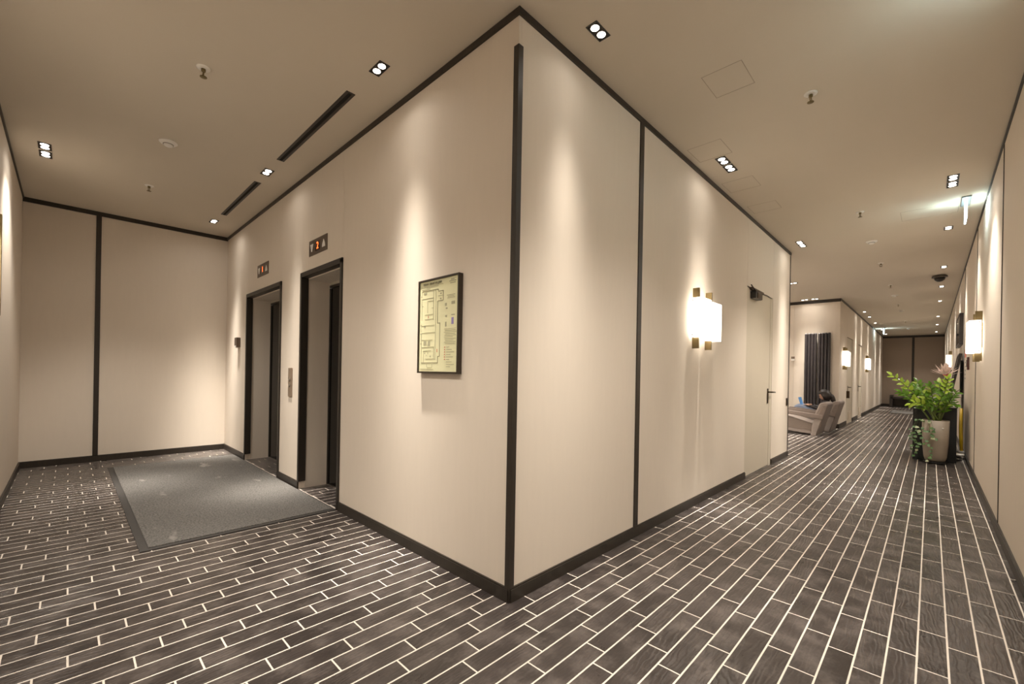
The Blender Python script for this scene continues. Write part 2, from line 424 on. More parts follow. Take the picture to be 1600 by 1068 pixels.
# ---- baseboards, ceiling trims, corner strips
BH, BT = .072, .014
def baseboard(name, label, axis, plane, sign, spans, h=BH):
    bm = bmesh.new()
    for a, b in spans:
        lo, hi = sorted((plane, plane + sign * BT)); l2, h2 = sorted((plane, plane + sign * (BT - .005)))
        if axis == 'x':
            box(bm, lo, hi, a, b, 0, h - .008); box(bm, l2, h2, a, b, h - .008, h)
        else:
            box(bm, a, b, lo, hi, 0, h - .008); box(bm, a, b, l2, h2, h - .008, h)
    tag(obj(name, bm, TRIM), label, 'baseboard', kind='structure')
baseboard('baseboard_back_left', 'dark baseboard under the lobby end wall', 'x', XW, 1, [(WS, 0)])
baseboard('baseboard_left', 'dark baseboard under the wall at the left edge', 'y', WS, 1, [(XW, WR)])
baseboard('baseboard_lift', 'dark baseboard between and beside the lift openings', 'y', 0, -1, [(XW, LA[0]), (LA[1], LB[0]), (LB[1], 0)])
baseboard('baseboard_corner_block', 'dark baseboard running along the corner block to the flush door', 'x', 0, 1, [(0, DY0), (DY1, YB)])
baseboard('baseboard_right', 'dark baseboard under the long right wall', 'x', WR, -1, [(WS, YE)])
baseboard('baseboard_far_end', 'dark baseboard under the far end wall', 'y', YE, -1, [(0, WR)], .1)
baseboard('baseboard_lounge_back', 'dark baseboard behind the lounge chairs', 'y', YP, -1, [(XL, .014)], .1)
baseboard('baseboard_corridor_left', 'dark baseboard beside the two far flush doors', 'x', 0, 1, [(YP, E1[0]), (E1[1], E2[0]), (E2[1], YE)], .1)

TH, TT = .036, .012
n_trim = 0
def trim(label, *b):
    global n_trim; n_trim += 1
    bm = bmesh.new()
    for q in b: box(bm, *q)
    return tag(obj('trim_%d' % n_trim, bm, TRIM), label, 'trim', kind='structure')
trim('dark ceiling trim over the lobby end wall', (XW, XW + TT, WS, 0, H - .05, H))
trim('dark ceiling trim over the wall at the left edge', (XW, WR, WS, WS + TT, H - .018, H))
trim('dark ceiling trim over the lift wall', (XW, TT, -TT, 0, H - TH, H))
trim('dark ceiling trim over the corner block corridor face', (0, TT, 0, YB, H - TH, H))
trim('dark ceiling trim over the long right wall', (WR - TT, WR, WS, YE, H - .016, H))
trim('dark ceiling trim over the far end wall', (0, WR, YE - TT, YE, H - .09, H))
trim('dark ceiling trim over the lounge back wall', (XL, .01, YP - TT, YP, H - .07, H))
trim('dark ceiling trim over the far left corridor wall', (0, TT, YP, YE, H - .04, H))
trim('black angle strip on the near corner of the block, stopping below the ceiling', (-.026, .008, -.008, 0, 0.0, 2.815), (0, .008, 0, .026, 0.0, 2.815))
trim('black vertical strip between the first two corridor panels', (-.01, .009, 1.265, 1.318, BH, H - TH))
trim('black vertical strip dividing the lobby end wall', (XW - .01, XW + .009, -1.352, -1.306, .06, H - .05))
trim('thin dark strip at the far corner of the block', (-.008, .006, YB - .02, YB + .006, 0, 2.955))
trim('black vertical strip dividing the far end wall', (.935, 1.01, YE - .012, YE + .01, .1, H - .09))

for y in (3.44, 6.02, 8.6):
    trim('thin brown joint strip on the right wall, about %d metres down the corridor' % round(y), (WR - .005, WR, y - .006, y + .006, BH, H - .02))

# ---- lift openings
def lift(idx, xx, label):
    x0, x1 = xx
    t = thing('door_%d' % idx, label, 'lift door', (0, 0, 0), kind='structure')
    bm = bmesh.new()      # outer frame, L-shaped section
    f, d = .034, .055
    box(bm, x0 - .012, x0 + f - .012, -.014, d, BH if idx else BH, LTOP); box(bm, x1 - f + .012, x1 + .012, -.014, d, 0, LTOP)
    box(bm, x0 - .012, x1 + .012, -.014, d, LTOP - f, LTOP + .010)
    obj('outer_frame', bm, TRIM, t, .002, seg=1)
    bm = bmesh.new()      # plastered reveal
    box(bm, x0 - .005, x0 + .012, d - .002, .27, 0, LTOP - .03); box(bm, x1 - .012, x1 + .005, d - .002, .27, 0, LTOP - .03)
    box(bm, x0, x1, d - .002, .27, LTOP - .045, LTOP - .02)
    obj('reveal', bm, WALL, t)
    bm = bmesh.new()
    for q in ((x0 + .012, x0 + .03), (x1 - .03, x1 - .012)): box(bm, q[0], q[1], .262, .31, 0, LTOP - .1)
    box(bm, x0 + .012, x1 - .012, .262, .31, LTOP - .095, LTOP - .07)
    obj('inner_frame', bm, TRIM, t, .002, seg=1)
    bm = bmesh.new(); box(bm, x0, x1, .27, .31, LTOP - .07, LTOP + .02); obj('lintel', bm, WALL_G, t)
    xm = (x0 + x1) / 2
    for a, b in ((x0 + .03, xm - .002), (xm + .002, x1 - .03)):
        bm = bmesh.new(); box(bm, a, b, .275, .32, .006, LTOP - .095)
        obj('sliding_panel', bm, BLACKG, t, .002, seg=1)
    bm = bmesh.new(); box(bm, x0 + .012, x1 - .012, .262, .32, -.002, .006); obj('sill', bm, STEEL, t)
    bm = bmesh.new(); box(bm, x0 - .1, x1 + .1, .34, .36, 0, 2.3); obj('shaft_back', bm, DARKP, t)
lift(2, LA, 'farther lift opening with black doors and dark frame')
lift(3, LB, 'nearer lift opening with black doors and dark frame')

# lift floor indicators
def glyph(ch, size, m, parent, name):
    cu = D.curves.new(name, 'FONT'); cu.body = ch; cu.size = size; cu.align_x = 'CENTER'; cu.align_y = 'CENTER'; cu.extrude = .0006
    tmp = D.objects.new(name, cu); C.objects.link(tmp)
    dg = bpy.context.evaluated_depsgraph_get(); me = D.meshes.new_from_object(tmp.evaluated_get(dg))
    D.objects.remove(tmp); me.materials.clear(); me.materials.append(m); me.name = name
    o = D.objects.new(name, me); C.objects.link(o); o.parent = parent
    return o
def indicator(xc, zc, wd, ht, ch, label):
    t = thing('lift_indicator', label, 'floor indicator', (xc, 0, zc), group=None)
    bx('face_plate', BROWNM, -wd / 2, wd / 2, -.006, 0, -ht / 2, ht / 2, t, .001)
    bx('display_window', LEDBG, -wd * .13, wd * .13, -.0075, -.005, -ht * .30, ht * .30, t)
    for s, nm in ((-1, 'down_arrow'), (1, 'up_arrow')):
        bm = bmesh.new(); c = s * wd * .33; a = wd * .085; b = ht * .24
        if s < 0: pts = [(c - a, b), (c + a, b), (c + a * .25, -b), (c - a * .25, -b)]
        else: pts = [(c - a, -b), (c + a, -b), (c + a * .8, -b * .2), (c, b), (c - a * .8, -b * .2)]
        prism(bm, pts, 'y', -.0085, -.005); o = obj(nm, bm, WHITEP, t)
    g = glyph(ch, ht * .62, LED, t, 'floor_number'); g.rotation_euler = (math.pi / 2, 0, 0); g.location = (0, -.0085, 0)
indicator(-4.055, 2.30, .40, .142, '1', 'bronze indicator plate showing 1 above the farther lift')
indicator(-2.475, 2.276, .40, .142, '2', 'bronze indicator plate showing 2 above the nearer lift')

t = thing('call_button_panel', 'slim bronze lift call panel with two round buttons between the lifts', 'call button', (-3.11, 0, 1.02))
bx('face_plate', grain(mat('warm_steel', (.36, .28, .21), .4, .6), (1, 1, 1), .05, 0, 2, 30), -.052, .052, -.008, 0, -.145, .145, t, .002)
for z in (.028, -.028):
    bm = bmesh.new(); lathe(bm, [(.020, 0), (.020, .006), (.015, .009)], seg=16); o = obj('button', bm, CHROME, t); o.rotation_euler = (math.pi / 2, 0, 0); o.location = (0, -.008, z)
bm = bmesh.new(); lathe(bm, [(.006, 0), (.006, .002)], seg=10); o = obj('key_switch', bm, BROWNM, t); o.rotation_euler = (math.pi / 2, 0, 0); o.location = (0, -.008, .12)

t = thing('wall_controller', 'small dark box control on the wall left of the lifts', 'control', (-5.0, 0, 1.485))
bx('housing', BROWNM, -.055, .055, -.045, 0, -.06, .065, t, .003)
bx('lower_cover', WHITEP, -.045, .03, -.048, -.02, -.068, -.04, t)

# ---- evacuation plan
PX0, PX1, PZ0, PZ1 = -.812, -.408, 1.146, 1.722
t = thing('evacuation_plan', 'framed cream building plan in a dark frame on the lift wall', 'plan', (PX0, 0, PZ0))
pw, ph = PX1 - PX0, PZ1 - PZ0
bm = bmesh.new(); f = .011
box(bm, 0, f, -.032, 0, 0, ph); box(bm, pw - f, pw, -.032, 0, 0, ph); box(bm, f, pw - f, -.032, 0, 0, f); box(bm, f, pw - f, -.032, 0, ph - f, ph)
obj('frame', bm, mat('dark_frame', (.035, .024, .014), .35), t, .001, seg=1)
bx('sheet', PAPER, f, pw - f, -.024, -.012, f, ph - f, t)
iw, ih = pw - 2 * f, ph - 2 * f
def U(u, v): return f + u * iw, f + (1 - v) * ih
def ink(name, segs, m, th=.0022, y=-.0252):
    bm = bmesh.new()
    for (u0, v0, u1, v1) in segs:
        (xa, za), (xb, zb) = U(u0, v0), U(u1, v1)
        x0, x1 = sorted((xa, xb)); z0, z1 = sorted((za, zb))
        if x1 - x0 < th: x0 -= th / 2; x1 += th / 2
        if z1 - z0 < th: z0 -= th / 2; z1 += th / 2
        box(bm, x0, x1, y, -.0238, z0, z1)
    o = obj(name, bm, m, t)
    if len(segs) > 1: o['kind'] = 'stuff'
    return o
def poly(pts): return [(a[0], a[1], b[0], b[1]) for a, b in zip(pts, pts[1:])]
ink('outline_lines', poly([(.06, .105), (.50, .105), (.50, .13), (.63, .13), (.63, .235), (.49, .235), (.49, .475), (.555, .475), (.555, .835), (.51, .835), (.51, .905), (.06, .905)]), INK, .003)
ink('room_lines', [(.06, .105, .06, .17), (.06, .20, .06, .43), (.06, .46, .06, .56), (.06, .58, .06, .905), (.06, .19, .38, .19), (.38, .11, .38, .905 * .48), (.22, .22, .22, .35), (.22, .22, .38, .22),
                   (.14, .37, .38, .37), (.14, .42, .38, .42), (.06, .49, .40, .49), (.06, .57, .44, .57), (.06, .65, .36, .65), (.06, .73, .40, .73), (.40, .73, .40, .86), (.12, .77, .33, .77), (.18, .86, .42, .86),
                   (.12, .77, .12, .905), (.50, .18, .63, .18), (.44, .11, .44, .87), (.34, .30, .38, .30), (.10, .27, .06, .27), (.22, .92, .22, .955), (.22, .955, .36, .955), (.36, .92, .36, .955)], INK_L, .0018)
ink('furniture_marks', [(.12, .66, .20, .70), (.24, .66, .30, .72), (.15, .79, .165, .805), (.24, .79, .25, .805), (.20, .82, .21, .83), (.30, .825, .32, .84), (.13, .49, .17, .515), (.11, .12, .19, .14), (.55, .15, .585, .165), (.55, .205, .58, .22),
                        (.035, .155, .05, .165), (.035, .475, .05, .485), (.035, .575, .05, .585), (.035, .685, .05, .695)], INK_L, .002)
ink('exit_marks', [(.235, .385, .245, .41), (.485, .755, .495, .79)], REDINK, .002)
tx = []
for k, (u0, u1) in enumerate([(.67, .96), (.69, .95), (.66, .97), (.70, .93), (.68, .96), (.67, .88), (.68, .96), (.70, .90), (.67, .95), (.70, .93)]):
    tx.append((u0, .545 + k * .0175, u1, .545 + k * .0175))
for k in range(9):
    tx.append((.73, .738 + k * .026, .80 + .15 * ((k * 7) % 5) / 5, .738 + k * .026))
tx += [(.12, .055, .62, .055), (.18, .068, .50, .068), (.05, .085, .28, .085), (.72, .19, .92, .19), (.75, .205, .90, .205), (.74, .22, .92, .22), (.04, .975, .40, .975), (.82, .02, .95, .02)]
ink('text_lines', tx, INK_L, .0026)
ink('symbol_pictures', [(.68, .27, .72, .30), (.70, .32, .74, .335), (.84, .26, .92, .29), (.69, .40, .73, .42), (.84, .40, .92, .405), (.69, .47, .72, .52), (.78, .045, .94, .05), (.82, .03, .90, .034), (.80, .065, .93, .068)], INK_L, .003)
ink('legend_marks', [(.675, .735 + k * .026, .70, .743 + k * .026) for k in range(6)], REDINK, .002)
ink('violet_picture', [(.845, .43, .895, .50)], PURPLE)
g = glyph('ПЛАН ЭВАКУАЦИИ', .020, INK, t, 'title_lettering'); g.rotation_euler = (math.pi / 2, 0, 0); xx, zz = U(.34, .034); g.location = (xx, -.0252, zz)

# ---- flush door in the corner block
def lever(parent, y, z, m, sign=1):
    bm = bmesh.new(); box(bm, 0, .008, y - .018, y + .018, z - .145, z + .045); obj('handle_plate', bm, m, parent, .003)
    bm = bmesh.new(); tube(bm, [(.006, y, z), (.05, y, z), (.056, y + .012 * sign, z), (.056, y + .13 * sign, z - .004)], .0095, 8)
    obj('handle', bm, m, parent, smooth=True)
t = thing('door_1', 'flush beige service door with dark lever and closer in the corner block', 'door', kind='structure')
bx('leaf', WALL_G, -.04, -.004, DY0 + .006, DJ, .012, 2.185, t, .001)
bx('jamb', WALL_G, -.04, -.002, DJ + .006, DY1 - .004, 0, 2.2, t, .001)
bx('backing', SEAM, -.06, -.042, DY0, DY1, 0, 2.2, t)
bx('threshold_gap', DARKP, -.04, -.006, DY0 + .006, DJ, 0, .010, t)
BRZ = grain(mat('dark_bronze_handle', (.07, .048, .03), .35, .7), (1, 1, 1), .1, 0, 2, 30)
lever(t, 4.76, .965, BRZ)
t = thing('door_closer', 'dark door closer with slide arm above the flush service door', 'door closer', (0, 3.9, 2.12))
bx('body', DARKP, -.004, .055, .06, .30, -.05, .03, t, .004)
bx('cover', BRZ, .0, .062, .12, .31, -.045, .02, t, .004)
bx('slide_rail', BRZ, .0, .03, .02, .50, .045, .075, t, .004)
bm = bmesh.new(); tube(bm, [(.04, .2, .035), (.035, .62, .055), (.01, .95, .062)], .005, 6); obj('arm', bm, BRZ, t)
bm = bmesh.new(); tube(bm, [(.035, .18, .03), (.03, -.03, .09)], .006, 6); obj('short_arm', bm, BRZ, t)
t = thing('light_switch', 'small dark switch plate by the far end of the corner block', 'switch', (0, 5.80, .80))
bx('plate', BRZ, 0, .012, -.045, .045, -.055, .055, t, .002)
bx('rocker', DARKP, .010, .017, -.02, .03, -.035, .035, t, .001)

# ---- far flush doors on the left corridor wall
def far_door(idx, e, top, label, lev):
    t = thing('door_%d' % idx, label, 'door', kind='structure')
    bx('leaf', WALL_G, -.018, -.010, e[0] + .01, e[1] - .05, .01, top - .015, t, .001)
    bx('jamb', WALL_G, -.018, -.004, e[1] - .045, e[1] - .004, 0, top, t)
    bx('backing', SEAM, -.0195, -.018, e[0], e[1], 0, top, t)
    if lev:
        lever(t, e[0] + .25, .93, BRZ, 1)
        bx('lock_box', BRZ, -.010, .05, e[0] + .10, e[0] + .19, .66, .84, t, .003)
    else:
        lever(t, e[0] + .12, .93, BRZ, 1)
    bx('lower_grille', mat('grille_paint_%d' % idx, (.66, .56, .44), .5), -.010, -.002, e[0] + .45, e[1] - .12, .08, .30, t, .003)
far_door(4, E1, 2.2, 'nearer flush beige door on the far left wall, dark lever', True)
far_door(5, E2, 2.15, 'farther flush beige door on the far left wall, recessed', False)

# ================================================================== lights and ceiling fittings
def spot(parent, wide=False):
    pass
def photometric(ld, prof, a0, a1):
    BEAM_A, BEAM_B, BEAM_C = prof
    """candela distribution of a real reflector lamp: strength as a function of the angle off the axis"""
    ld.use_nodes = True; nt = ld.node_tree; em = nt.nodes['Emission']
    tc = nt.nodes.new('ShaderNodeTexCoord'); sp_ = nt.nodes.new('ShaderNodeSeparateXYZ'); nt.links.new(tc.outputs['Normal'], sp_.inputs[0])
    def M(op, a, b=None):
        n = nt.nodes.new('ShaderNodeMath'); n.operation = op
        for i, v in enumerate((a, b)):
            if v is None: continue
            if isinstance(v, (int, float)): n.inputs[i].default_value = v
            else: nt.links.new(v, n.inputs[i])
        return n.outputs[0]
    c = M('ABSOLUTE', sp_.outputs[2])
    core = M('MULTIPLY', M('EXPONENT', M('MULTIPLY', M('SUBTRACT', 1.0, c), -80.0)), BEAM_A)
    mr = nt.nodes.new('ShaderNodeMapRange'); mr.interpolation_type = 'SMOOTHSTEP'; nt.links.new(c, mr.inputs['Value'])
    mr.inputs['From Min'].default_value = math.cos(math.radians(a0)); mr.inputs['From Max'].default_value = math.cos(math.radians(a1))
    mr.inputs['To Min'].default_value = 0; mr.inputs['To Max'].default_value = BEAM_B
    wide = M('MULTIPLY', M('POWER', c, 1.6), BEAM_C)
    nt.links.new(M('ADD', M('ADD', core, mr.outputs[0]), wide), em.inputs['Strength'])
def make_downlight():
    t = thing('downlight', 'x', 'ceiling light', (0, 0, H))
    L, W_ = .080, .040
    bm = bmesh.new(); r = .005
    box(bm, -L, L, -W_, -W_ + r, -.004, 0); box(bm, -L, L, W_ - r, W_, -.004, 0); box(bm, -L, -L + r, -W_ + r, W_ - r, -.004, 0); box(bm, L - r, L, -W_ + r, W_ - r, -.004, 0)
    obj('frame', bm, DARKP, t)
    bx('reflector', DKREF, -L + r, L - r, -W_ + r, W_ - r, -.0015, 0, t)
    for s in (-1, 1):
        bm = bmesh.new(); lathe(bm, [(.026, -.0015), (.026, -.003), (.023, -.0035)], seg=20)
        bmesh.ops.reverse_faces(bm, faces=[]) if False else None
        o = obj('lamp', bm, LAMP, t); o.location = (s * .036, 0, 0)
    ld = D.lights.new('lamp_light', 'SPOT'); ld.energy = SPOT_W; ld.color = WARM; ld.spot_size = math.radians(160); ld.spot_blend = .35; ld.shadow_soft_size = .03
    photometric(ld, WASH, 40, 24)
    lo = D.objects.new('lamp_light', ld); C.objects.link(lo); lo.parent = t; lo.location = (0, 0, -.025)
    return t
proto = None
def TILT(x, y, ax):
    if ax == 'x': return 1 if (y > -1 and y < 1) or y > 9 else (-1 if y < -1 else 0)   # local +y side
    return 1 if x < 1 else -1
flood_data = None
def downlight(x, y, ax, label, sc=1.0, group=None, power=None, tilt=None, lean_x=0):
    """ax: 'x' or 'y', the direction its two lamps are lined up in"""
    global proto
    rz = 0 if ax == 'x' else math.pi / 2
    if proto is None:
        proto = make_downlight(); t = proto; t.location = (x, y, H); t.rotation_euler = (0, 0, rz)
    else:
        t = dup(proto, (x, y, H), rz)
    t.scale = (sc, sc, 1)
    t['label'] = label
    t['group'] = group or 'twin downlights in the ceiling'
    # lamps aim a few degrees towards the wall they wash
    ty_ = {'x': -1, 'y': 1}[ax] if tilt is None else tilt
    for ch in t.children:
        if ch.type == 'LIGHT': ch.rotation_euler = (math.radians(2.4) * TILT(x, y, ax), math.radians(-lean_x), 0)
    global flood_data
    if flood_data is None:
        flood_data = D.lights.new('lamp_light_wide', 'SPOT'); fd = flood_data; fd.energy = SPOT_W; fd.color = WARM
        fd.spot_size = math.radians(160); fd.spot_blend = .35; fd.shadow_soft_size = .03; photometric(fd, FLOOD, 50, 26)
    if x > 1 or (ax == 'x' and y < -1) or (x < -1 and y > 6):
        for ch in t.children:
            if ch.type == 'LIGHT': ch.data = flood_data; ch.rotation_euler = (math.radians(-12) * TILT(x, y, ax), 0, 0)
    if power:
        for ch in t.children:
            if ch.type == 'LIGHT':
                ch.data = ch.data.copy(); ch.data.energy *= power
    return t
downlight(-.924, -.265, 'x', 'twin downlight over the lift wall, nearest the block corner', .85, power=.95)
downlight(-2.98, -.285, 'x', 'twin downlight between the two long ceiling slots')
downlight(-5.00, -.305, 'x', 'twin downlight at the far end of the lift wall, past both slots', power=1.9, lean_x=-8)
downlight(-3.875, -1.73, 'x', 'right-hand box of the double downlight near the left wall', power=.85)
downlight(-4.075, -1.73, 'x', 'left-hand box of the double downlight near the left wall', power=.85)
downlight(.208, .396, 'y', 'brightest twin downlight by the near corner of the block, over the corridor', .85, power=.42)
downlight(.216, 2.318, 'y', 'nearer box of the double downlight over the wall lamp', power=.55)
downlight(.216, 2.497, 'y', 'farther box of the double downlight over the wall lamp', power=.55)
downlight(.206, 5.385, 'y', 'nearer box of the double downlight before the lounge opening', power=.6)
downlight(.206, 5.570, 'y', 'farther box of the double downlight before the lounge opening', power=.6)
downlight(1.633, 4.025, 'y', 'nearer box of the double downlight by the hanging exit light')
downlight(1.633, 4.210, 'y', 'farther box of the double downlight by the hanging exit light')
for y, lb in ((5.84, 'first single twin downlight beyond the hanging exit light, right row'), (8.35, 'twin downlight in the right row just before the dark dome'),
              (10.4, 'twin downlight in the right row just beyond the dark dome'), (12.6, 'third twin downlight beyond the dark dome, right row'), (16.0, 'fourth twin downlight beyond the dark dome, right row'),
              (18.6, 'fifth twin downlight beyond the dark dome, right row'), (21.6, 'last twin downlight of the right row before the far wall')):
    downlight(1.640, y, 'y', lb)
for x, y, lb in ((-.445, 8.32, 'twin downlight in the lounge ceiling, middle of the recess'), (-.655, 10.61, 'left twin downlight over the dark radiators'), (-.455, 10.61, 'right twin downlight over the dark radiators')):
    downlight(x, y, 'x', lb)
for y, lb in ((13.76, 'first small downlight over the far left corridor wall'), (15.1, 'second small downlight over the far left corridor wall'), (17.0, 'third small downlight over the far left corridor wall'), (19.7, 'fourth small downlight over the far left corridor wall'), (21.8, 'last small downlight over the far left corridor wall')):
    downlight(.178, y, 'y', lb)
# the same rows carry on just outside the picture; the lounge lamps are added
downlight(1.640, .95, 'y', 'twin downlight of the right row outside the frame, beside the camera')
downlight(1.640, -.25, 'y', 'twin downlight of the right row behind the camera')
downlight(.45, -1.73, 'x', 'twin downlight of the left row behind the camera')
downlight(-.55, -1.73, 'x', 'twin downlight of the left row just outside the frame', power=.7)
downlight(-1.65, -1.73, 'x', 'twin downlight of the left row outside the frame', power=.6)
downlight(-2.4, 8.32, 'x', 'added fill downlight deeper in the lounge, out of sight', power=10)  # unseen strong lamp, added to brighten the lounge ceiling by bounce
downlight(-2.4, 6.6, 'x', 'added fill downlight behind the block in the lounge, out of sight', power=10)  # likewise added as unseen fill for the lounge
downlight(-1.6, 10.6, 'x', 'added downlight over the lounge back wall, out of sight')  # added lounge light, never in view

# ---- linear slot diffusers
def slot(x0, x1, label):
    t = thing('air_slot_diffuser', label, 'air vent', ((x0 + x1) / 2, -.279, H), group='linear air slots in the lobby ceiling')
    a = (x1 - x0) / 2
    bm = bmesh.new(); box(bm, -a, a, -.030, -.012, -.004, 0); box(bm, -a, a, .012, .030, -.004, 0); box(bm, -a, -a + .01, -.012, .012, -.004, 0); box(bm, a - .01, a, -.012, .012, -.004, 0)
    obj('frame', bm, TRIM, t)
    bx('dark_slot', mat('slot_void', (.006, .005, .004), .9), -a + .01, a - .01, -.012, .012, -.001, 0, t)
slot(-2.64, -1.272, 'nearer long dark air slot in the lobby ceiling')
slot(-4.63, -3.29, 'farther long dark air slot in the lobby ceiling')

# ---- sprinklers
def make_sprinkler():
    t = thing('sprinkler', 'x', 'sprinkler', (0, 0, H))
    bm = bmesh.new(); lathe(bm, [(.038, 0), (.038, -.003), (.030, -.008), (.018, -.008)], seg=20); obj('rosette', bm, WHITEP, t, smooth=True)
    bm = bmesh.new(); lathe(bm, [(.012, -.006), (.012, -.022), (.008, -.026)], seg=12); obj('nozzle', bm, BRASS, t)
    bm = bmesh.new()
    tube(bm, [(-.006, 0, -.020), (-.017, 0, -.034), (-.004, 0, -.056)], .0032, 6); tube(bm, [(.006, 0, -.020), (.017, 0, -.034), (.004, 0, -.056)], .0032, 6)
    obj('yoke_arms', bm, BRASS, t)
    bm = bmesh.new(); lathe(bm, [(.019, -.055), (.019, -.058), (.004, -.060)], seg=16); obj('deflector', bm, BRASS, t)
    return t
sp = None
for x, y, lb in ((-1.72, -1.01, 'nearer sprinkler of the lobby ceiling'), (-4.23, -1.014, 'farther sprinkler of the lobby ceiling, by the end wall'),
                 (.93, 1.768, 'nearest and largest sprinkler over the corridor'), (.929, 4.52, 'second sprinkler over the corridor, before the smoke detector'),
                 (.92, 7.436, 'third sprinkler over the corridor, beyond the smoke detector'), (.925, 9.65, 'fourth sprinkler down the corridor'), (.915, 12.63, 'fifth sprinkler down the corridor'), (.92, 16.9, 'farthest sprinkler down the corridor')):
    if sp is None: sp = make_sprinkler(); t = sp; t.location = (x, y, H)
    else: t = dup(sp, (x, y, H), random.random() * 2)
    t['label'] = lb; t['group'] = 'ceiling sprinklers'

# ---- smoke detectors
def make_detector():
    t = thing('smoke_detector', 'x', 'smoke detector', (0, 0, H))
    bm = bmesh.new(); lathe(bm, [(.062, 0), (.062, -.006), (.050, -.016), (.036, -.018)], seg=28); obj('base', bm, WHITEP, t, smooth=False)
    bm = bmesh.new(); lathe(bm, [(.032, -.017), (.030, -.030), (.020, -.036), (.010, -.037)], seg=24); obj('sensor_head', bm, WHITEP, t)
    bm = bmesh.new(); lathe(bm, [(.036, -.0185), (.036, -.022)], seg=24); obj('vent_ring', bm, mat('vent_shadow', (.25, .22, .19), .8), t)
    return t
dt = None
for x, y, lb in ((-3.0, -1.017, 'white smoke detector in the lobby ceiling between two sprinklers'), (.92, 5.93, 'nearest white smoke detector over the corridor'), (.922, 11.07, 'second white smoke detector down the corridor'),
                 (.925, 14.0, 'third white smoke detector down the corridor'), (.92, 19.6, 'farthest white smoke detector down the corridor')):
    if dt is None: dt = make_detector(); t = dt; t.location = (x, y, H)
    else: t = dup(dt, (x, y, H), 1)
    t['label'] = lb; t['group'] = 'smoke detectors'

t = thing('dome_camera', 'dark dome camera hanging from the corridor ceiling', 'camera', (1.60, 9.1, H))
bm = bmesh.new(); lathe(bm, [(.045, 0), (.10, -.015), (.105, -.045), (.09, -.05)], seg=24); obj('housing', bm, mat('camera_grey', (.10, .085, .07), .4), t)
bm = bmesh.new(); lathe(bm, [(.075, -.048), (.065, -.085), (.035, -.11), (.001, -.118)], seg=24); obj('dome', bm, DARKP, t, smooth=True)

# ---- hanging exit lights (lit acrylic blade under a ceiling plate)
def exit_light(x, y0, y1, label, cold):
    t = thing('exit_light', label, 'exit light', (x, (y0 + y1) / 2, H))
    h = (y1 - y0) / 2
    bx('ceiling_plate', mat('exit_plate', (.25, .27, .27), .4, .5), -.034, .034, -h - .02, h + .02, -.012, 0, t, .002)
    bx('lit_blade', COOL, -.006, .006, -h, h, -.205, -.012, t, .002)
    for s, e_ in ((-1, .6), (1, .9)):
        ld = D.lights.new('glow', 'SPOT'); ld.energy = 4.2 * e_ * cold; ld.color = (.72, 1.0, .93) if s < 0 else (.75, .95, 1.0); ld.shadow_soft_size = .02
        ld.spot_size = math.radians(95); ld.spot_blend = .8
        lo = D.objects.new('glow', ld); C.objects.link(lo); lo.parent = t; lo.location = (s * .03, 0, -.10); lo.rotation_euler = (0, math.radians(s * -100), 0)
exit_light(1.745, 4.68, 4.97, 'lit white exit light hanging by the long right wall', 1)
exit_light(1.79, .98, 1.30, 'lit exit light cut by the top right edge', .6)
exit_light(.262, 19.05, 19.35, 'far lit exit light over the left end of the corridor', 1)

# ---- wall lamps (sconces): local frame: x out of wall, y along wall, z from bar bottom
def make_sconce(bar_depth=.055):
    t = thing('wall_lamp', 'x', 'wall lamp')
    for yb in (-.17, .13):
        bx('brass_bar', BRASS, 0, bar_depth, yb - .012, yb + .012, 0, .53, t, .001)
    bx('back_plate', BRASS, 0, .012, -.2, .2, .14, .40, t)
    for y0, y1, dz in ((-.25, -.010, 0), (.018, .25, -.012)):
        bm = bmesh.new(); d = .105
        pts = [(.014, y0), (d - .014, y0), (d, y0 + .014), (d, y1 - .014), (d - .014, y1), (.014, y1)]
        prism(bm, [(a, b) for a, b in pts], 'z', .095 + dz, .435 + dz)
        g = obj('glass_shade', bm, OPAL, t, .002)
        for z in (.115 + dz, .415 + dz):
            bm = bmesh.new(); lathe(bm, [(.006, 0), (.006, .008)], seg=8)
            o = obj('screw', bm, BRASS, g); o.rotation_euler = (math.pi / 2, 0, 0) if y0 < 0 else (-math.pi / 2, 0, 0); o.location = (.028, y0 if y0 < 0 else y1, z)
    return t
sc0 = make_sconce(); sc0.location = (0, 2.45, 1.40); sc0['label'] = 'big glowing wall lamp with two shades on the corner block'; sc0['group'] = 'twin-shade wall lamps'
for loc, rz, lb in (((0, 11.5, 1.37), 0, 'glowing wall lamp on the far left wall by the lounge corner'), ((0, 16.5, 1.37), 0, 'second glowing wall lamp on the far left wall'),
                    ((WR, 5.31, 1.37), math.pi, 'glowing wall lamp on the right wall, nearest the camera'), ((WR, 14.4, 1.38), math.pi, 'small glowing wall lamp on the right wall behind the pink flower')):
    dup(sc0, loc, rz, lb)
for loc, rz, lb in (((-1.3, YB, 1.37), math.pi / 2, 'added fill lamp on the hidden lounge side of the corner block'), ((XL, 8.4, 1.37), 0, 'added fill lamp on the hidden side wall of the lounge')):  # unseen lamps added to throw light on the lounge ceiling
    dup(sc0, loc, rz, lb)
t = make_sconce(.12); t.location = (-1.86, WS, 1.41); t.rotation_euler = (0, 0, math.pi / 2); t['label'] = 'wall lamp cut off by the left edge of the picture'; t['group'] = 'twin-shade wall lamps'

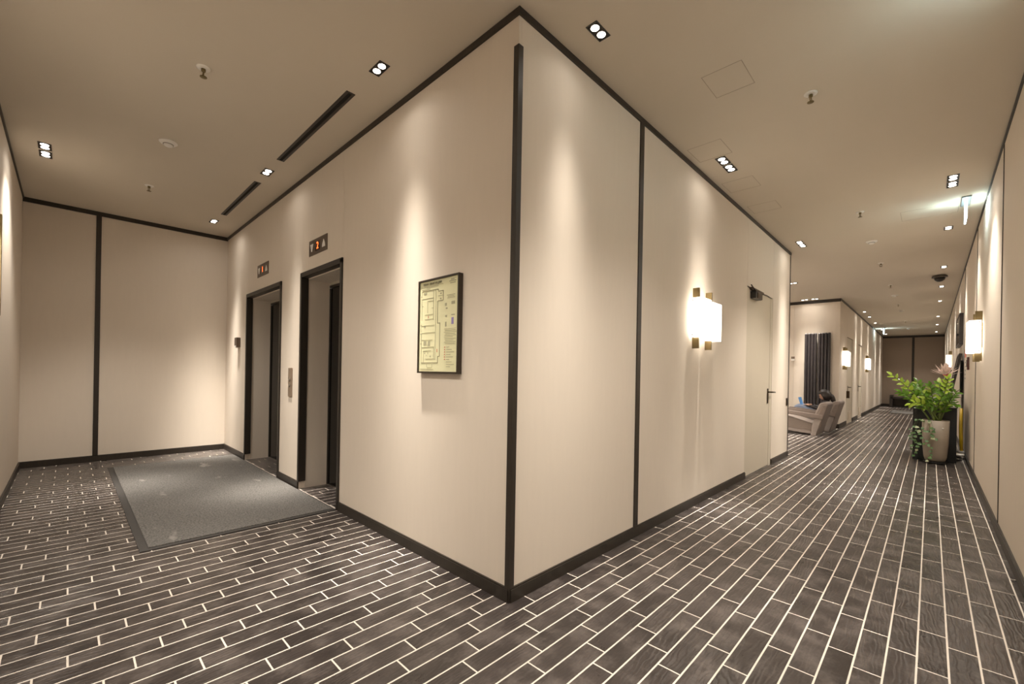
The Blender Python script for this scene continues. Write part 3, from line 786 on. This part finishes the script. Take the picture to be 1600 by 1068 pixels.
# ================================================================== things in the lobby
t = thing('floor_mat', 'large grey entrance mat with dark rubber rim before the lifts', 'mat', (0, 0, 0))
mx0, mx1, my0, my1 = -5.10, -1.985, -1.245, -.018
bx('rubber_rim', RUGB, mx0, mx1, my0, my1, .0005, .006, t, .002)
bm = bmesh.new(); box(bm, mx0 + .03, mx1 - .035, my0 + .045, my1 - .012, .004, .013); obj('pile', bm, RUG, t, .003)
t = thing('floor_mat', 'pale grey mat at the far end of the corridor', 'mat', (0, 0, 0))
bx('rubber_rim', RUGB, .50, 1.45, 18.0, 19.9, .0005, .006, t)
bx('pile', RUG, .53, 1.42, 18.03, 19.87, .004, .012, t)

# ---- lounge chairs (face -x)
def make_chair():
    t = thing('lounge_chair', 'x', 'chair')
    w_ = .70
    bm = bmesh.new()      # side-profile body: back panel reaching the floor
    prism(bm, [(.045, .60), (-.055, .40), (-.19, .0), (-.125, .0)][::-1] if False else [(-.215, 0), (-.107, 0), (.062, .625), (-.03, .60), (-.135, .30)], 'y', .0, w_)
    obj('back_frame', bm, FABRIC_D, t, .012)
    bm = bmesh.new()
    prism(bm, [(-.17, .36), (-.06, .34), (.07, .645), (.03, .675), (-.05, .665), (-.085, .63)], 'y', .03, w_ - .03)
    obj('backrest', bm, FABRIC, t, .028, seg=3, smooth=False)
    bm = bmesh.new()
    prism(bm, [(-.19, .09), (-.14, .22), (-.55, .345), (-.80, .40), (-.84, .36), (-.82, .18), (-.60, .10)], 'y', .05, w_ - .05)
    obj('seat', bm, FABRIC, t, .03, seg=3)
    bm = bmesh.new()
    prism(bm, [(-.20, .015), (-.20, .10), (-.62, .13), (-.82, .20), (-.82, .14), (-.60, .055)], 'y', .05, w_ - .05)
    obj('seat_base', bm, FABRIC, t, .015)
    for y0 in (-.02, w_ - .06):
        bm = bmesh.new(); prism(bm, [(-.015, .33), (.0, .42), (-.55, .475), (-.86, .505), (-.87, .43), (-.55, .40), (-.15, .345)], 'y', y0, y0 + .08)
        obj('armrest', bm, FABRIC_D, t, .01)
        bm = bmesh.new(); prism(bm, [(-.20, .0), (-.125, .0), (-.03, .34), (-.15, .35), (-.19, .18)], 'y', y0 + .01, y0 + .06)
        obj('side_panel', bm, FABRIC, t, .006)
        bm = bmesh.new(); prism(bm, [(-.86, .0), (-.80, .0), (-.77, .43), (-.85, .43)], 'y', y0 + .01, y0 + .06)
        obj('leg', bm, FABRIC_D, t, .006)
    return t
ch = make_chair(); ch.location = (0, 8.9, 0); ch['label'] = 'low grey upholstered lounge chair nearer the corridor, empty'; ch['group'] = 'grey lounge chairs'
dup(ch, (.085, 9.84, 0), 0, 'low grey upholstered lounge chair farther back, person seated in it')

# ---- person in the second chair
SKIN = mat('skin', (.52, .30, .20), .5); HAIR = grain(mat('dark_hair', (.025, .018, .015), .45), (30, 30, 4), .5, .5, 4, 8)
TOP = grain(mat('black_patterned_top', (.035, .028, .028), .8), (1, 1, 1), .6, 0, 2, 60); JEANS = grain(mat('blue_jeans', (.22, .27, .38), .85), (1, 1, 1), .2, .2, 3, 60)
def skin_fig(name, verts, edges, rads, m, parent=None, lvl=1):
    me = D.meshes.new(name); me.from_pydata(verts, edges, []); me.update()
    o = D.objects.new(name, me); C.objects.link(o)
    s = o.modifiers.new('skin', 'SKIN'); s.use_smooth_shade = True
    if not me.skin_vertices:
        return None
    for v, r in zip(me.skin_vertices[0].data, rads): v.radius = (r, r) if isinstance(r, (int, float)) else r
    me.skin_vertices[0].data[0].use_root = True
    sb = o.modifiers.new('sub', 'SUBSURF'); sb.levels = lvl; sb.render_levels = lvl
    me.materials.append(m)
    if parent: o.parent = parent
    return o
px, py = -.13, 10.18
person = thing('person', 'dark-haired person in black top and blue jeans slouched in the farther lounge chair', 'person', (px, py, .3))
def L(v): return (v[0], v[1], v[2])
B = [(-.13, 0, .03), (-.08, 0, .13), (-.02, 0, .26), (.0, 0, .34), (-.02, 0, .40),      # pelvis, belly, chest, neck base, neck
     (-.16, -.09, .03), (-.50, -.11, .21), (-.70, -.11, -.10), (-.80, -.11, -.26), (-.90, -.11, -.27),    # near leg: hip, knee, shin, ankle, toe
     (-.16, .09, .03), (-.52, .12, .22), (-.72, .12, -.10), (-.82, .12, -.26), (-.92, .12, -.27),
     (-.01, -.17, .31), (-.12, -.24, .17), (-.28, -.15, .23), (-.01, .17, .31), (-.12, .24, .17), (-.28, .15, .23)]
Ed = [(0, 1), (1, 2), (2, 3), (3, 4), (0, 5), (5, 6), (6, 7), (7, 8), (8, 9), (0, 10), (10, 11), (11, 12), (12, 13), (13, 14), (2, 15), (15, 16), (16, 17), (2, 18), (18, 19), (19, 20)]
Rd = [(.13, .11), (.12, .10), (.13, .11), .06, .048, .09, .062, .052, .038, .03, .09, .062, .052, .038, .03, .055, .043, .028, .055, .043, .028]
skin_fig('body', B, Ed, Rd, TOP, person, 2)
# jeans over the legs
for s in (-1, 1):
    y = .10 * s
    skin_fig('trouser_leg', [(-.13, y * .8, .04), (-.32, y, .13), (-.51, y * 1.15, .215), (-.61, y * 1.15, .06), (-.71, y * 1.15, -.10), (-.79, y * 1.15, -.23)], [(0, 1), (1, 2), (2, 3), (3, 4), (4, 5)], [.105, .092, .078, .068, .062, .055], JEANS, person, 2)
# head: skull, jaw, nose, ears
bm = bmesh.new()
bmesh.ops.create_uvsphere(bm, u_segments=20, v_segments=14, radius=1)
for v in bm.verts:
    x, y, z = v.co
    k = 1 - .28 * max(0, -z) * (1 if x < .2 else 0.5)
    v.co = Vector((x * .098 * k - (.012 if z < -.3 and x < 0 else 0), y * .075 * k, z * .115))
    if x < -.8 and abs(y) < .22 and -.25 < z < .1: v.co.x -= .018
head = obj('head', bm, SKIN, person, smooth=True); head.location = (-.045, 0, .47); head.rotation_euler = (0, math.radians(-28), math.radians(-15))
for s in (-1, 1):
    bm = bmesh.new(); bmesh.ops.create_uvsphere(bm, u_segments=10, v_segments=8, radius=.011); o = obj('eye', bm, DARKP, head); o.location = (-.082, s * .03, .012)
    bm = bmesh.new(); bmesh.ops.create_uvsphere(bm, u_segments=10, v_segments=8, radius=.02); o = obj('ear', bm, SKIN, head); o.location = (.0, s * .074, -.005); o.scale = (.8, .4, 1.3)
bx('mouth', mat('lips', (.4, .14, .12), .5), -.088, -.080, -.02, .02, -.058, -.050, head)
bm = bmesh.new()
bmesh.ops.create_uvsphere(bm, u_segments=28, v_segments=18, radius=1)
for v in bm.verts:
    x, y, z = v.co
    n = 1 + .05 * math.sin(9 * y + 6 * z) + random.uniform(-.02, .02)
    if x < -.35 and z < .35: v.co = Vector((x * .075 + .0, y * .07, z * .09 + .02))
    else: v.co = Vector((x * .118 * n + .012, y * .098 * n, z * .130 * n + .008 - (.05 * max(0, x) * (1 if z < 0 else 0))))
hair = obj('hair', bm, HAIR, head, smooth=True)
skin_fig('ponytail', [(.04, 0, .50), (.095, .0, .44), (.12, .0, .35), (.12, .02, .26)], [(0, 1), (1, 2), (2, 3)], [.06, .055, .05, .025], HAIR, person, 2)
for s in (-1, 1):
    hx, hy, hz = -.29, .135 * s, .235
    vs = [(hx, hy, hz), (hx - .05, hy * .85, hz + .015)]; es = [(0, 1)]; rs = [.024, (.03, .018)]
    for k, (dy, ln) in enumerate(((-.026, .062), (-.009, .072), (.009, .068), (.026, .052))):
        b0 = len(vs); vs += [(hx - .075, hy * .8 + dy, hz + .02), (hx - .075 - ln * .55, hy * .78 + dy * 1.2, hz + .018), (hx - .075 - ln, hy * .76 + dy * 1.2, hz - .002)]
        es += [(1, b0), (b0, b0 + 1), (b0 + 1, b0 + 2)]; rs += [.009, .008, .0065]
    b0 = len(vs); vs += [(hx - .045, hy * .85 - .034 * s, hz + .022), (hx - .075, hy * .8 - .05 * s, hz + .03)]; es += [(1, b0), (b0, b0 + 1)]; rs += [.0105, .008]
    skin_fig('hand', vs, es, rs, SKIN, person, 1)
t = thing('laptop', 'small open laptop with blue lid on the seated person’s lap', 'laptop', (-.565, 10.16, .515))
bx('keyboard_base', DARKP, -.02, .20, -.14, .14, 0, .014, t, .003)
bm = bmesh.new(); box(bm, -.006, .006, -.14, .14, 0, .19); o = obj('lid', bm, mat('blue_lid', (.10, .25, .48), .35, emit=(.15, .35, .7), estr=.2), t, .003); o.location = (-.02, 0, .012); o.rotation_euler = (0, math.radians(-16), 0)

# ---- tubular radiators on the lounge back wall
def radiator(x0, label):
    t = thing('radiator', label, 'radiator', (x0, YP - .065, 0), group='dark vertical tube radiators')
    n, pw_ = 4, .0625
    for k in range(n):
        bm = bmesh.new(); lathe(bm, [(.020, .16), (.029, .172), (.029, 2.20), (.020, 2.215)], (k + .5) * pw_, 0, 14)
        obj('tube', bm, RAD, t, smooth=False)
    bx('top_header', RAD, .01, n * pw_ - .01, -.012, .02, 2.17, 2.195, t); bx('bottom_header', RAD, .01, n * pw_ - .01, -.012, .02, .18, .205, t)
    bx('wall_bracket', RAD, .05, n * pw_ - .05, .015, .05, 1.9, 1.95, t)
    bx('backing_fins', RAD, .005, n * pw_ - .005, .004, .012, .20, 2.17, t)
radiator(-.672, 'left dark vertical tube radiator behind the chairs')
radiator(-.408, 'right dark vertical tube radiator behind the chairs')
t = thing('thermostat', 'small thermostat with dark display on the lounge back wall', 'thermostat', (-.915, YP, 1.60))
bx('display', BROWNM, -.035, .035, -.02, 0, .015, .07, t, .002); bx('base', WHITEP, -.035, .035, -.025, 0, -.03, .012, t, .002)

# ================================================================== reception end of the corridor
t = thing('cabinet', 'charcoal cabinet with white top behind the potted plant', 'cabinet', (0, 0, 0))
cx0, cx1, cy0, cy1 = 1.33, 1.78, 7.10, 8.15
bx('body', CAB, cx0 + .01, cx1 - .01, cy0 + .02, cy1 - .02, 0, .775, t, .002)
bx('front_panel', CAB, cx0, cx1, cy0, cy0 + .02, .0, .775, t, .001)
bx('side_panel', CAB, cx0, cx0 + .01, cy0 + .02, cy1 - .02, 0, .775, t, .001)
bx('back_panel', CAB, cx0, cx1, cy1 - .02, cy1, 0, .775, t, .001)
bx('counter', WHITEE, cx0 - .004, cx1 + .004, cy0 - .004, cy1, .775, .792, t, .001)
t = thing('display_box', 'clear box with white edges standing on the cabinet', 'box', (0, 0, 0))
q = (1.345, 1.765, 7.45, 7.75, .792, .985); e = .006
bx('front_pane', GLASSM, q[0] + e, q[1] - e, q[2], q[2] + .004, q[4] + e, q[5] - e, t); bx('back_pane', GLASSM, q[0] + e, q[1] - e, q[3] - .004, q[3], q[4] + e, q[5] - e, t)
bm = bmesh.new()
for x in (q[0], q[1] - e):
    for y in (q[2], q[3] - e): box(bm, x, x + e, y, y + e, q[4], q[5])
for z in (q[4], q[5] - e):
    for y in (q[2], q[3] - e): box(bm, q[0] + e, q[1] - e, y, y + e, z, z + e)
    for x in (q[0], q[1] - e): box(bm, x, x + e, q[2] + e, q[3] - e, z, z + e)
obj('edge_strips', bm, WHITEE, t)
for k, x in enumerate((1.38, 1.47, 1.56, 1.66)):
    bm = bmesh.new(); lathe(bm, [(.018, q[4] + .001), (.03, q[4] + .02), (.03, q[4] + .09), (.012, q[4] + .115), (.012, q[4] + .13)], x, 7.60 + .03 * (k % 2), 14)
    tag(obj('bottle', bm, mat('pale_bottle_%d' % k, (.66 - .1 * k, .62 - .05 * k, .58), .25), None, smooth=True), ['leftmost', 'second from left', 'third from left', 'rightmost'][k] + ' pale little bottle inside the clear box', 'bottle', 'little bottles in the clear box')

# leaning boards, tv, signs, pole
def lean(name, label, cat, y0, y1, xb, zt, th, m, m2, xt=WR - .004, z0=0):
    t = thing(name, label, cat, (0, 0, 0))
    dx, dz = xt - xb, zt - z0; ln = math.hypot(dx, dz); ux, uz = dx / ln, dz / ln; nx, nz = -uz, ux
    def quad(a, b, o0, o1):
        return [(xb + ux * a + nx * o0, z0 + uz * a + nz * o0), (xb + ux * b + nx * o0, z0 + uz * b + nz * o0), (xb + ux * b + nx * o1, z0 + uz * b + nz * o1), (xb + ux * a + nx * o1, z0 + uz * a + nz * o1)]
    bm = bmesh.new(); prism(bm, quad(.0, ln, 0, th * .7), 'y', y0 + .02, y1 - .02); obj('board', bm, m2, t)
    bm = bmesh.new()
    prism(bm, quad(0, ln, 0, th), 'y', y0, y0 + .03); obj('frame_side', bm, m, t)
    bm = bmesh.new(); prism(bm, quad(0, ln, 0, th), 'y', y1 - .03, y1); obj('frame_side', bm, m, t)
    bm = bmesh.new(); prism(bm, quad(ln - .03, ln, 0, th), 'y', y0 + .03, y1 - .03); obj('frame_rail', bm, m, t)
    bm = bmesh.new(); prism(bm, quad(0, .03, 0, th), 'y', y0 + .03, y1 - .03); obj('frame_rail', bm, m, t)
    return t
FRM = mat('black_brown_frame', (.028, .022, .019), .4)
lean('leaning_board', 'tall dark framed board leaning on the right wall behind the cabinet', 'board', 8.62, 9.35, 1.62, 1.60, .035, FRM, mat('dark_board', (.05, .042, .036), .5), xt=1.875, z0=.002)
t = lean('small_board', 'shorter dark board leaning in front of the tall one', 'board', 8.3, 8.5, 1.52, 1.36, .03, DARKP, mat('board_face', (.06, .06, .06), .4), xt=1.755, z0=.002)
t = thing('wall_screen', 'dark-framed grey screen hung high on the right wall', 'screen', (WR, 0, 0))
sy0, sy1, sz0, sz1 = 8.95, 10.3, 1.77, 2.30
bx('panel', SCREEN, -.045, -.02, sy0 + .03, sy1 - .03, sz0 + .03, sz1 - .03, t)
bm = bmesh.new()
for a in ((sy0, sy1, sz0, sz0 + .03), (sy0, sy1, sz1 - .03, sz1), (sy0, sy0 + .03, sz0 + .03, sz1 - .03), (sy1 - .03, sy1, sz0 + .03, sz1 - .03)): box(bm, -.05, 0, a[0], a[1], a[2], a[3])
obj('bezel', bm, FRM, t, .002)
t = thing('wall_frame', 'narrow brown framed board on the right wall below the screen', 'frame', (WR, 0, 0))
bx('board', mat('brown_board', (.13, .09, .065), .5), -.02, 0, 9.0, 9.5, .95, 1.48, t); bx('frame_edge', FRM, -.028, 0, 8.97, 9.0, .93, 1.50, t)
tag(bx('red_sign', REDINK, WR - .006, WR, 8.05, 8.30, 1.52, 1.64), 'narrow red sign on the right wall past the wall lamp', 'sign')
for k in range(5):
    z = 1.44 - k * .062
    t = thing('pictogram_sign', ['topmost', 'second', 'middle', 'fourth', 'lowest'][k] + ' of five small white stickers under the red sign', 'sticker', (WR, 8.16, z), group='stickers under the red sign')
    bx('sticker', WHITEP, -.003, 0, -.11, .11, -.026, .026, t); bx('symbol', DARKP, -.0045, -.002, -.05, .05, -.014, .014, t)
t = thing('call_point', 'small dark wall device beside the right wall lamp', 'device', (WR, 7.3, 1.40))
bx('housing', mat('maroon_plastic', (.10, .03, .025), .4), -.022, 0, -.05, .05, -.09, .09, t, .004); bx('cover', DARKP, -.028, -.02, -.03, .03, -.05, .05, t, .002)

t = thing('mop_handle', 'yellow handle leaning between the cabinet and the right wall', 'mop', (0, 0, 0))
bm = bmesh.new(); tube(bm, [(1.845, 7.62, .12), (1.842, 7.66, .30), (1.838, 7.72, .50), (1.843, 7.8, .74)], [.018, .022, .020, .016], 10); obj('handle', bm, YELLOW, t, smooth=True)
bm = bmesh.new(); tube(bm, [(1.79, 7.62, .055), (1.875, 7.62, .055)], .05, 14); obj('metal_head', bm, CHROME, t)
bx('white_clip', WHITEP, 1.80, 1.875, 7.59, 7.65, .10, .125, t, .004)

# bench at the far end
t = thing('bench', 'dark low bench against the far end wall', 'bench', (0, 0, 0))
DW = mat('dark_bench', (.035, .027, .023), .45)
bx('seat', DW, .34, 1.75, 22.15, 22.75, .36, .43, t, .004)
for x in (.30, 1.68):
    bx('leg', DW, x, x + .10, 22.15, 22.25, 0, .50, t, .004); bx('leg', DW, x, x + .10, 22.65, 22.75, 0, .50, t, .004)
bx('back_board', mat('bench_board', (.11, .09, .075), .6), .40, 1.68, 22.70, 22.73, .10, .36, t)

# ---- potted plant
PXc, PYc = 1.567, 6.90
plant = thing('potted_plant', 'tall beige planter with glossy green foliage and trailing vines in front of the cabinet', 'plant', (PXc, PYc, 0))
bm = bmesh.new(); lathe(bm, [(.085, .035), (.105, .045), (.118, .10), (.134, .30), (.139, .60), (.128, .60), (.126, .56)], seg=32, sq=.35)
pot = obj('pot', bm, POT, plant, smooth=True)
bm = bmesh.new(); lathe(bm, [(.125, .545), (.1, .575), (.0001, .585)], seg=24, sq=.3); obj('soil', bm, SOIL, plant)
bm = bmesh.new(); lathe(bm, [(.12, .012), (.12, .034)], seg=24, sq=.3)
for a in range(4): lathe(bm, [(.014, .0), (.014, .014)], .085 * math.cos(a * 1.571 + .78), .085 * math.sin(a * 1.571 + .78), 10)
obj('wheeled_base', bm, DARKP, plant)
bm = bmesh.new(); lathe(bm, [(.004, 0), (.009, .003), (.004, .006)], seg=10); o = obj('pot_knob', bm, WHITEP, plant); o.location = (.070, -.137, .50); o.rotation_euler = (math.pi / 2, 0, 0)

def leaf_mesh(name, ln, wd, m, fold=.25, curl=.15):
    bm = bmesh.new(); n = 6; L_, M_, R_ = [], [], []
    for i in range(n + 1):
        s = i / n; w_ = wd * .5 * (math.sin(math.pi * min(1, s ** .75)) ** .8 if 0 < s < 1 else .02)
        z = -curl * ln * s * s
        L_.append(bm.verts.new((s * ln, -w_, z + fold * w_))); M_.append(bm.verts.new((s * ln, 0, z))); R_.append(bm.verts.new((s * ln, w_, z + fold * w_)))
    for i in range(n):
        bm.faces.new((L_[i], L_[i + 1], M_[i + 1], M_[i])); bm.faces.new((M_[i], M_[i + 1], R_[i + 1], R_[i]))
    me = D.meshes.new(name); bm.to_mesh(me); bm.free(); me.materials.append(m)
    for p in me.polygons: p.use_smooth = True
    return me
LM = leaf_mesh('leaflet', .090, .050, LEAF, .35); LMY = leaf_mesh('leaflet', .085, .048, LEAF_Y); LMV = leaf_mesh('vine_leaf', .045, .036, LEAF_V); LMVL = leaf_mesh('vine_leaf', .045, .036, mat('variegated_leaf', (.45, .50, .30), .5))
def bez(p0, p1, p2, t): return p0 * (1 - t) ** 2 + p1 * 2 * t * (1 - t) + p2 * t * t
def place(me, name, parent, p, d, up, sc):
    d = d.normalized(); y = up.cross(d)
    if y.length < .01: y = Vector((0, 1, 0))
    y.normalize(); z = d.cross(y)
    o = D.objects.new(name, me); C.objects.link(o); o.parent = parent
    o.matrix_local = Matrix(((d.x, y.x, z.x, p.x), (d.y, y.y, z.y, p.y), (d.z, y.z, z.z, p.z), (0, 0, 0, 1))) @ Matrix.Scale(sc, 4)
fr = [  # tip x, y, z relative to planter axis (z absolute), sideways bow
    (-.46, -.05, 1.22, .12, 1), (-.33, .08, 1.12, .22, 0), (-.36, -.10, .98, .10, 0), (-.20, .10, 1.13, .10, 0), (-.06, -.12, 1.08, .05, 0), (.03, .06, 1.12, -.02, 0),
    (.12, -.04, 1.19, -.05, 1), (.14, .06, 1.05, -.06, 0), (.19, -.20, 1.00, -.10, 0), (.19, -.26, .84, -.12, 0), (-.26, -.12, .82, -.1, 1), (.06, -.16, .93, -.04, 0), (-.15, .0, 1.0, .05, 0)]
for k, (tx_, ty_, tz_, bow, yg) in enumerate(fr):
    p0 = Vector((random.uniform(-.05, .05), random.uniform(-.05, .05), .57)); p2 = Vector((tx_, ty_, tz_))
    p1 = p0.lerp(p2, .45) + Vector((-bow * .2, 0, .12 + abs(bow) * .2 if tz_ > .9 else .22))
    n = 12; pts = [bez(p0, p1, p2, i / n) for i in range(n + 1)]
    bm = bmesh.new(); tube(bm, pts, [.010 - .0075 * i / n for i in range(n + 1)], 6); st = obj('frond', bm, STEM, plant, smooth=True)
    N = 15 if (p2 - p0).length > .5 else 11
    for i in range(N):
        s = .26 + .74 * i / (N - 1)
        p = bez(p0, p1, p2, s); d = (bez(p0, p1, p2, min(1, s + .03)) - bez(p0, p1, p2, s - .03)).normalized()
        side = d.cross(Vector((random.uniform(-.3, .3), 1, .2))).normalized()
        sgn = 1 if i % 2 else -1
        out = (d * 1.0 + side * sgn * 1.0 + Vector((0, random.uniform(-.5, .15), random.uniform(-.1, .15))))
        if i == N - 1: out = d
        place(LMY if (yg and s > .55) or random.random() < .22 else LM, 'leaflet', st, p, out, Vector((random.uniform(-.3, .3), -.7, .8)), random.uniform(.85, 1.15) * (1.0 - .25 * abs(s - .6)))
# trailing vines over the left rim
for k, (dx, dy, zb, ex) in enumerate(((-.15, -.10, .12, -.04), (-.17, -.04, .22, -.07), (-.12, -.13, .28, .0), (-.05, -.15, .40, .05), (-.19, -.02, .33, -.07), (-.07, -.15, .07, .02))):
    pts = [Vector((dx * .7, dy * .6, .59)), Vector((dx, dy, .60)), Vector((dx + ex * .5, dy - .02, .5))]
    z = .5; i = 0
    while z > zb:
        z -= .045; i += 1; pts.append(Vector((dx + ex * (.6 + .4 * (.5 - z) / .4) + .022 * math.sin(i * 1.3 + k), dy - .02 + .012 * math.cos(i * 1.7 + k), z)))
    bm = bmesh.new(); tube(bm, pts, .0022, 5); st = obj('vine', bm, STEM, plant)
    for i, p in enumerate(pts[1:]):
        a = i * 2.1 + k
        place(LMVL if random.random() < .14 else LMV, 'vine_leaf', st, p, Vector((math.cos(a), -.7, -.5 + .4 * math.sin(a))), Vector((0, -.8, .6)), random.uniform(.8, 1.25))

# ---- pink flower in a vase on the cabinet
fx, fy = 1.672, 7.34
t = thing('flower_vase', 'slim vase with one large pink flower on the cabinet', 'flower', (fx, fy, .792))
bm = bmesh.new(); lathe(bm, [(.03, 0), (.036, .04), (.022, .13), (.014, .17), (.018, .19)], seg=16); obj('vase', bm, WHITEP, t, smooth=True)
bm = bmesh.new(); tube(bm, [(0, 0, .05), (.005, 0, .25), (-.01, 0, .42)], .005, 6); obj('stem', bm, STEM, t)
bm = bmesh.new(); bmesh.ops.create_uvsphere(bm, u_segments=14, v_segments=10, radius=.032); o = obj('flower_centre', bm, PINKC, t, smooth=True); o.location = (-.005, -.01, .445)
PM = leaf_mesh('petal', .17, .036, PINK, .3, -.12)
cz = Vector((-.01, -.005, .44))
for k in range(34):
    a = k * 2.39996; el = .15 + 1.15 * (k / 34.0)
    d = Vector((math.cos(a) * math.cos(el), math.sin(a) * math.cos(el), math.sin(el) * .9))
    place(PM, 'petal', t, cz + d * .015, d + Vector((-.15, 0, 0)), Vector((0, 0, 1)), random.uniform(.75, 1.1))
